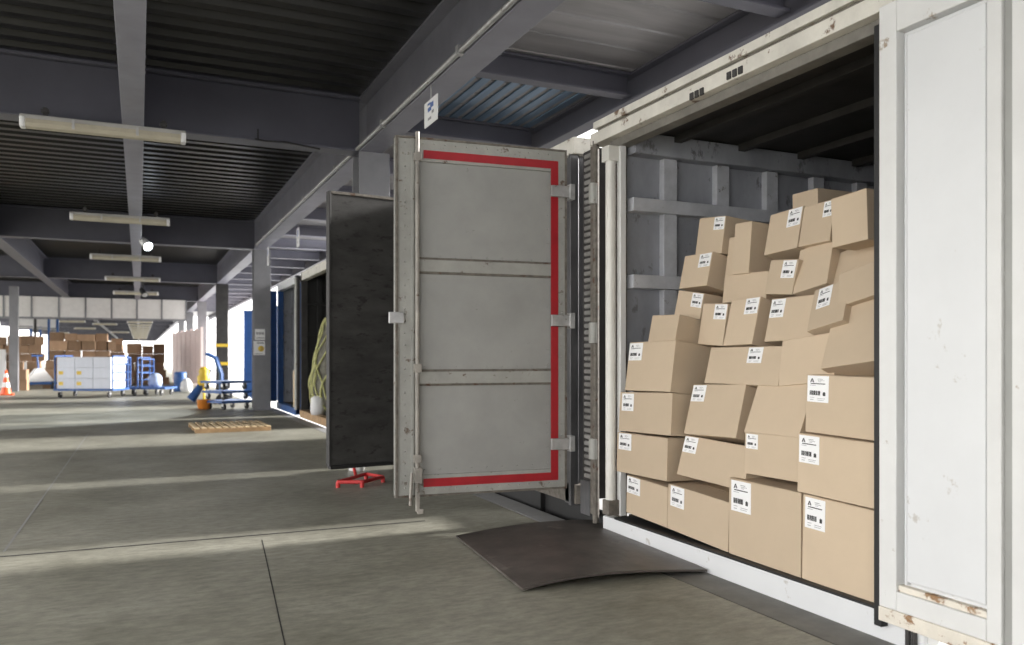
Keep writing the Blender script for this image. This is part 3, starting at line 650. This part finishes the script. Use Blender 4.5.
def plain_box(name, loc, rz, w, d, h, m, label, group, lab=None, tilt=0):
    b = MB(); b.box(-w/2, w/2, -d/2, d/2, 0, h-.003); b.box(-w/2+.002, w/2-.002, -d/2+.002, -.003, h-.003, h); b.box(-w/2+.002, w/2-.002, .003, d/2-.002, h-.003, h)
    o = b.build(name, m, None, .008); o.location = loc; o.rotation_euler = (tilt, 0, rz); tag(o, label, 'box', group)
    return o
cols = ['left', 'middle', 'right']; rows = ['lowest', 'middle', 'top']
ww = (w-.16)/3
for i in range(3):
    for k in range(3):
        for dd_ in range(2):
            p = a+u*(.08+ww*(i+.5))+v*(.27+.46*dd_); p.z = .262+k*(hgt+.004)
            lb_ = '%s white box in the %s column of the trolley load, %s' % (rows[k], cols[i], 'front row' if dd_ == 0 else 'back row')
            o = plain_box('white_box', p, ang, ww-.012, .44, hgt, 'whitebox', lb_, 'white boxes on the trolley')
            if dd_ == 0 and i < 2 and k < 2: MB().box(-ww*.4, -ww*.15, -.2215, -.22, .1, .2).build('yellow_sticker', 'yellow', o)
# two empty blue trolleys
cart('empty blue trolley right of the white-box trolley', 116, 138, 396, .9, 1.15, handles=(0, 1))
cart('low blue trolley left of the pink panel', 140, 165, 396, .9, 1.1, handles=(0,))
q = onZ(152, 396, 0)
wb = MB(); wb.lathe([(0, 0), (.17, 0), (.2, .1), (.19, .3), (.1, .4), (0, .42)], (q.x+.1, q.y+.42, .262), 18)
tag(wb.build('sack', 'bluepale'), 'pale bundle lying on the low blue trolley', 'bundle')
# pale sack truck on the left
q = onZ(40, 389, 0)
t = empty('pallet_truck', 'small pale pallet truck in front of the left heap', 'trolley', q, R(20))
MB().prism([(-.5, 0, .25), (.5, 0, .25), (.12, 0, .75), (-.12, 0, .75)], (0, .25, 0)).build('cover', 'whiteplastic', t, .02)
MB().box(-.55, .55, -.1, .3, .16, .26).build('chassis', 'blue', t, .01)
MB().tube([(0, .2, .7), (0, .35, 1.2)], .03, 8).box(-.18, .18, .32, .38, 1.18, 1.24).build('tiller', 'blue', t)
for x in (-.42, .42): MB().tube([(x-.05, 0, .14), (x+.05, 0, .14)], .14, 16).build('wheel', 'black', t)
# heaps of cartons: individual boxes on staggered courses
def heap(px0, px1, yq, courses, label, group, jitter, sz=(.36, .5), drop=0, step=.0):
    x0, x1 = onY(px0, 380, yq).x, onY(px1, 380, yq).x; W = x1-x0; z = 0.0
    for c_ in range(courses):
        hh = random.uniform(*sz)*.78; x = x0+c_*drop*W*.5+random.uniform(0, .2); xe = x1-c_*drop*W*.5
        while x < xe-.18:
            ww_ = random.uniform(sz[0], sz[1]*1.25); ww_ = min(ww_, max(.28, xe-x))
            h_ = hh if c_ < courses-1 else hh*random.uniform(.8, 1.15)
            plain_box('cardboard_box', (x+ww_/2, yq+random.uniform(0, jitter)*.3+c_*step, z), R(random.uniform(-5, 5)), ww_*.94, .5, h_, 'card_far', label, group)
            x += ww_
        z += hh+.004
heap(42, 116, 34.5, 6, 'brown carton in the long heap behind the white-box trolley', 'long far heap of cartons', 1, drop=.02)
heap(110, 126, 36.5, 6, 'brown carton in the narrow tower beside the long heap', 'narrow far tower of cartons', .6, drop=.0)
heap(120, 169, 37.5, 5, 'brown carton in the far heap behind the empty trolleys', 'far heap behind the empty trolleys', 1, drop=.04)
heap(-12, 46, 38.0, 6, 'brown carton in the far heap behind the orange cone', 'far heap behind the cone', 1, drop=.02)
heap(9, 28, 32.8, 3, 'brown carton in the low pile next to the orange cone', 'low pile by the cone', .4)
# white posts by the cone
q = onZ(2, 388, 0); b = MB(); b.box(q.x-.17, q.x+.12, q.y-.03, q.y+.03, 0, 1.45); b.box(q.x-.25, q.x+.2, q.y-.12, q.y+.12, 0, .06)
tag(b.build('marker_board', 'whiteplastic', None, .01), 'white upright board behind the orange cone', 'board')
q = onZ(24, 386, 0); b = MB(); b.box(q.x-.09, q.x+.09, q.y-.05, q.y+.05, 0, .95); b.box(q.x-.15, q.x+.15, q.y-.12, q.y+.12, 0, .05)
tag(b.build('marker_post', 'whiteplastic', None, .01), 'short white post between the low pile and pallet truck', 'post')
# steel shelf frames against the light at left
for k, (px, lab_) in enumerate(((26, 'dark rack frame nearest the left column'), (40, 'dark rack frame behind the left heap'), (49, 'dark rack frame above the long heap'))):
    yq = 41.0+1.2*k; x = onY(px, 340, yq).x; t = empty('rack_frame', lab_, 'rack', (x, yq, 0))
    for dx in (-.35, .35): MB().box(dx-.05, dx+.05, -.05, .05, 0, 3.1).build('upright', 'blue' if k else 'dark', t)
    for z in (2.4, 3.0): MB().box(-.35, .35, -.04, .04, z, z+.1).build('cross_bar', 'galv', t)
    MB().box(-.28, .28, -.02, .02, 2.52, 2.95).build('sign_panel', 'whiteplastic', t)
# pink-white panel wall at right of the aisle
a, b = onZ(173, 388, 0), onZ(201, 388.5, 0)
a = onY(173, 385, 41.0); b = onY(201, 385, 33.5)
dv = Vector((b.x-a.x, b.y-a.y, 0)); W = dv.length
t = empty('panel_screen', 'pale pink panel screen standing along the far dock side', 'screen', (a.x, a.y, 0), math.atan2(dv.y, dv.x))
n = 6
for k in range(n): MB().box(W*k/n+.01, W*(k+1)/n-.01, 0, .05, .08, 2.25).build('panel', 'pinkpanel', t, .008)
for k in range(n+1): MB().box(W*k/n-.03, W*k/n+.03, -.02, .07, 0, 2.32).build('upright', 'pinkpanel', t, .006)
# drum and pale sack by the panel
q = onZ(181, 392, 0)
b = MB(); b.lathe([(0, 0), (.2, 0), (.21, .05), (.2, .3), (.21, .33), (.2, .62), (.17, .66), (0, .66)], (q.x, q.y+.5, 0), 20)
tag(b.build('plastic_drum', 'blue'), 'blue drum in front of the pink panel', 'drum')
b = MB(); b.lathe([(0, 0), (.16, 0), (.2, .12), (.17, .32), (.08, .45), (0, .47)], (q.x+.16, q.y-.1, 0), 18)
tag(b.build('sack', 'whiteplastic'), 'white sack leaning beside the blue drum', 'bag')
# stack of flat blue trolleys by the column
a, b = onZ(222, 410.5, 0), onZ(249, 409, 0)
for k, lb_ in enumerate(('lowest flat trolley of the stack beside the grey column', 'middle flat trolley of the stack beside the grey column', 'top flat trolley of the stack beside the grey column')):
    u = (b-a).normalized(); w = (b-a).length+.1
    t = empty('platform_trolley', lb_, 'trolley', (a.x, a.y, .22*k), math.atan2(u.y, u.x)+R(3*k), 'flat trolleys stacked by the column')
    m = MB(); m.box(0, w, 0, .05, .15, .2); m.box(0, w, .75, .8, .15, .2); m.box(0, .05, 0, .8, .15, .2); m.box(w-.05, w, 0, .8, .15, .2)
    m.build('frame', 'blue', t, .006)
    MB().box(.05, w-.05, .05, .75, .17, .195).build('platform', 'bluepale', t, .006)
    for x in (.1, w-.1):
        for y in (.1, .7): castor(t, x, y, .07)
# blue hand truck with yellow pump
q = onZ(213, 404.5, 0); t = empty('hand_truck', 'blue hand truck with curved frame before the dark column', 'trolley', q, R(-10))
m = MB(); m.tube([(.18, 0, .12), (.18, .0, .75), (.05, .0, 1.15), (-.15, 0, 1.25)], .045, 10); m.tube([(.18, .4, .12), (.18, .4, .75), (.05, .4, 1.15), (-.15, .4, 1.25)], .045, 10)
for z in (.3, .6): m.tube([(.18, 0, z), (.18, .4, z)], .025, 8)
m.tube([(-.15, 0, 1.25), (-.15, .4, 1.25)], .035, 8); m.build('frame', 'blue', t)
MB().box(-.1, .25, 0, .4, .05, .1).build('toe_plate', 'galv', t, .005)
for y in (-.06, .46): MB().tube([(.2, y-.03, .13), (.2, y+.03, .13)], .13, 16).build('wheel', 'black', t)
m = MB(); m.lathe([(0, 0), (.10, 0), (.15, .06), (.16, .22), (.11, .27), (.13, .34), (.08, .44), (0, .46)], (q.x-.22, q.y-.15, .48), 18)
m.lathe([(0, 0), (.03, 0), (.03, .5), (0, .5)], (q.x-.22, q.y-.15, 0), 10)
tag(m.build('oil_pump', 'yellow'), 'yellow rounded pump on a short stem beside the blue hand truck', 'pump')
q2 = onZ(204, 409, 0); b = MB(); b.lathe([(0, 0), (.11, 0), (.135, .03), (.15, .2), (.155, .21), (.14, .215), (.12, .03), (0, .03)], (q2.x, q2.y, 0), 20)
tag(b.build('bucket', 'amber'), 'orange bucket on the floor under the yellow pump', 'bucket')
q = onZ(197, 402, 0); b = MB(); b.tube([(q.x-.15, q.y, .06), (q.x, q.y, .28), (q.x+.2, q.y+.1, .6), (q.x+.32, q.y+.1, .85)], [.12, .1, .06, .05], 12)
tag(b.build('hose', 'blue'), 'thick blue hose sloping left of the yellow pump', 'hose')
# yellow bands on dark column
for z, lb_ in ((1.55, 'upper yellow band around the dark column'), (.95, 'lower yellow band around the dark column')):
    yq = 28.15; b = MB(); b.box(2.285, 2.675, yq-.185, yq-.17, z-.05, z+.05); b.box(2.285, 2.30, yq-.17, yq+.185, z-.05, z+.05); b.box(2.66, 2.675, yq-.17, yq+.185, z-.05, z+.05); b.box(2.285, 2.675, yq+.17, yq+.185, z-.05, z+.05)
    tag(b.build('column_band', 'yellow'), lb_, 'band')
# netted load in the dark container
t = empty('netted_bundle', 'tall bundle under yellow green netting inside the dark container', 'load', (3.22, 14.95, .14))
prof = [(0, 0), (.30, .0), (.34, .2), (.38, .55), (.31, .85), (.27, 1.1), (.2, 1.35), (.17, 1.6), (.06, 1.78), (0, 1.8)]
MB().lathe(prof, seg=24).build('wrapped_load', 'bundle', t)
nt_ = MB()
def rad(z):
    for (r0, z0), (r1, z1) in zip(prof[1:], prof[2:]):
        if z0 <= z <= z1: return r0+(r1-r0)*(z-z0)/(z1-z0 or 1)
    return .05
for k in range(13):
    for s in (-1, 1):
        pts = []
        for i_ in range(25):
            z = .02+1.74*i_/24; an = 2*math.pi*k/13+s*z*(1.1+.5*math.sin(k*2.1))+.16*math.sin(z*6+k); r_ = rad(z)+.014+.02*math.sin(z*9+k*1.7)**2; pts.append((r_*math.cos(an), r_*math.sin(an), z))
        nt_.tube(pts, .016, 5)
nt_.build('net', 'net', t)
MB().lathe([(0, 0), (.11, 0), (.13, .08), (.12, .3), (.06, .34), (0, .34)], (0, 0, 0), 18).build('white_base_bag', 'whiteplastic', t, 0, Matrix.Translation((-.29, -.2, 0)))
# planks at the mouth of the blue container
q = onX(298, 408, 2.95); b = MB(); b.box(2.93, 2.96, 16.9, 17.3, .14, .9)
tag(b.build('plywood_offcut', 'pine', None, .004), 'pale plywood offcut standing in the blue container mouth', 'board')
# ================================================================== LIGHT
w = bpy.data.worlds.new('World'); bpy.context.scene.world = w; w.use_nodes = True
bg = w.node_tree.nodes['Background']; bg.inputs['Color'].default_value = (1, .985, .965, 1); bg.inputs['Strength'].default_value = 2.4
su = bpy.data.lights.new('sun', 'SUN'); su.energy = 6.5; su.angle = R(5); su.color = (1, .97, .94)
so = bpy.data.objects.new('sun', su); C.objects.link(so); so.rotation_euler = Vector((-math.cos(R(17)), 0.0, -math.sin(R(17)))).to_track_quat('-Z', 'Y').to_euler()
sl_ = bpy.data.lights.new('spotlight_beam', 'SPOT'); sl_.energy = 300; sl_.spot_size = R(90); sl_.shadow_soft_size = .08; sl_.color = (.9, .95, 1)
s2 = bpy.data.objects.new('spotlight_beam', sl_); C.objects.link(s2); s2.location = sq+Vector((-.12, -.05, -.24)); s2.rotation_euler = (R(10), R(25), 0)
# ================================================================== CAMERA
cd_ = bpy.data.cameras.new('camera'); co = bpy.data.objects.new('camera', cd_); C.objects.link(co)
co.location = CAM; co.rotation_euler = (R(90), 0, -TH); cd_.sensor_width = 36; cd_.lens = F/1024*36; cd_.shift_y = (HY-322.5)/1024
cd_.clip_start = .05; cd_.clip_end = 400
cd_.dof.use_dof = True; cd_.dof.focus_distance = 4.6; cd_.dof.aperture_fstop = 2.4
sc = bpy.context.scene; sc.camera = co
vs_ = sc.view_settings; vs_.view_transform = 'Standard'; vs_.look = 'None'; vs_.gamma = 1; vs_.exposure = .88; vs_.use_curve_mapping = False
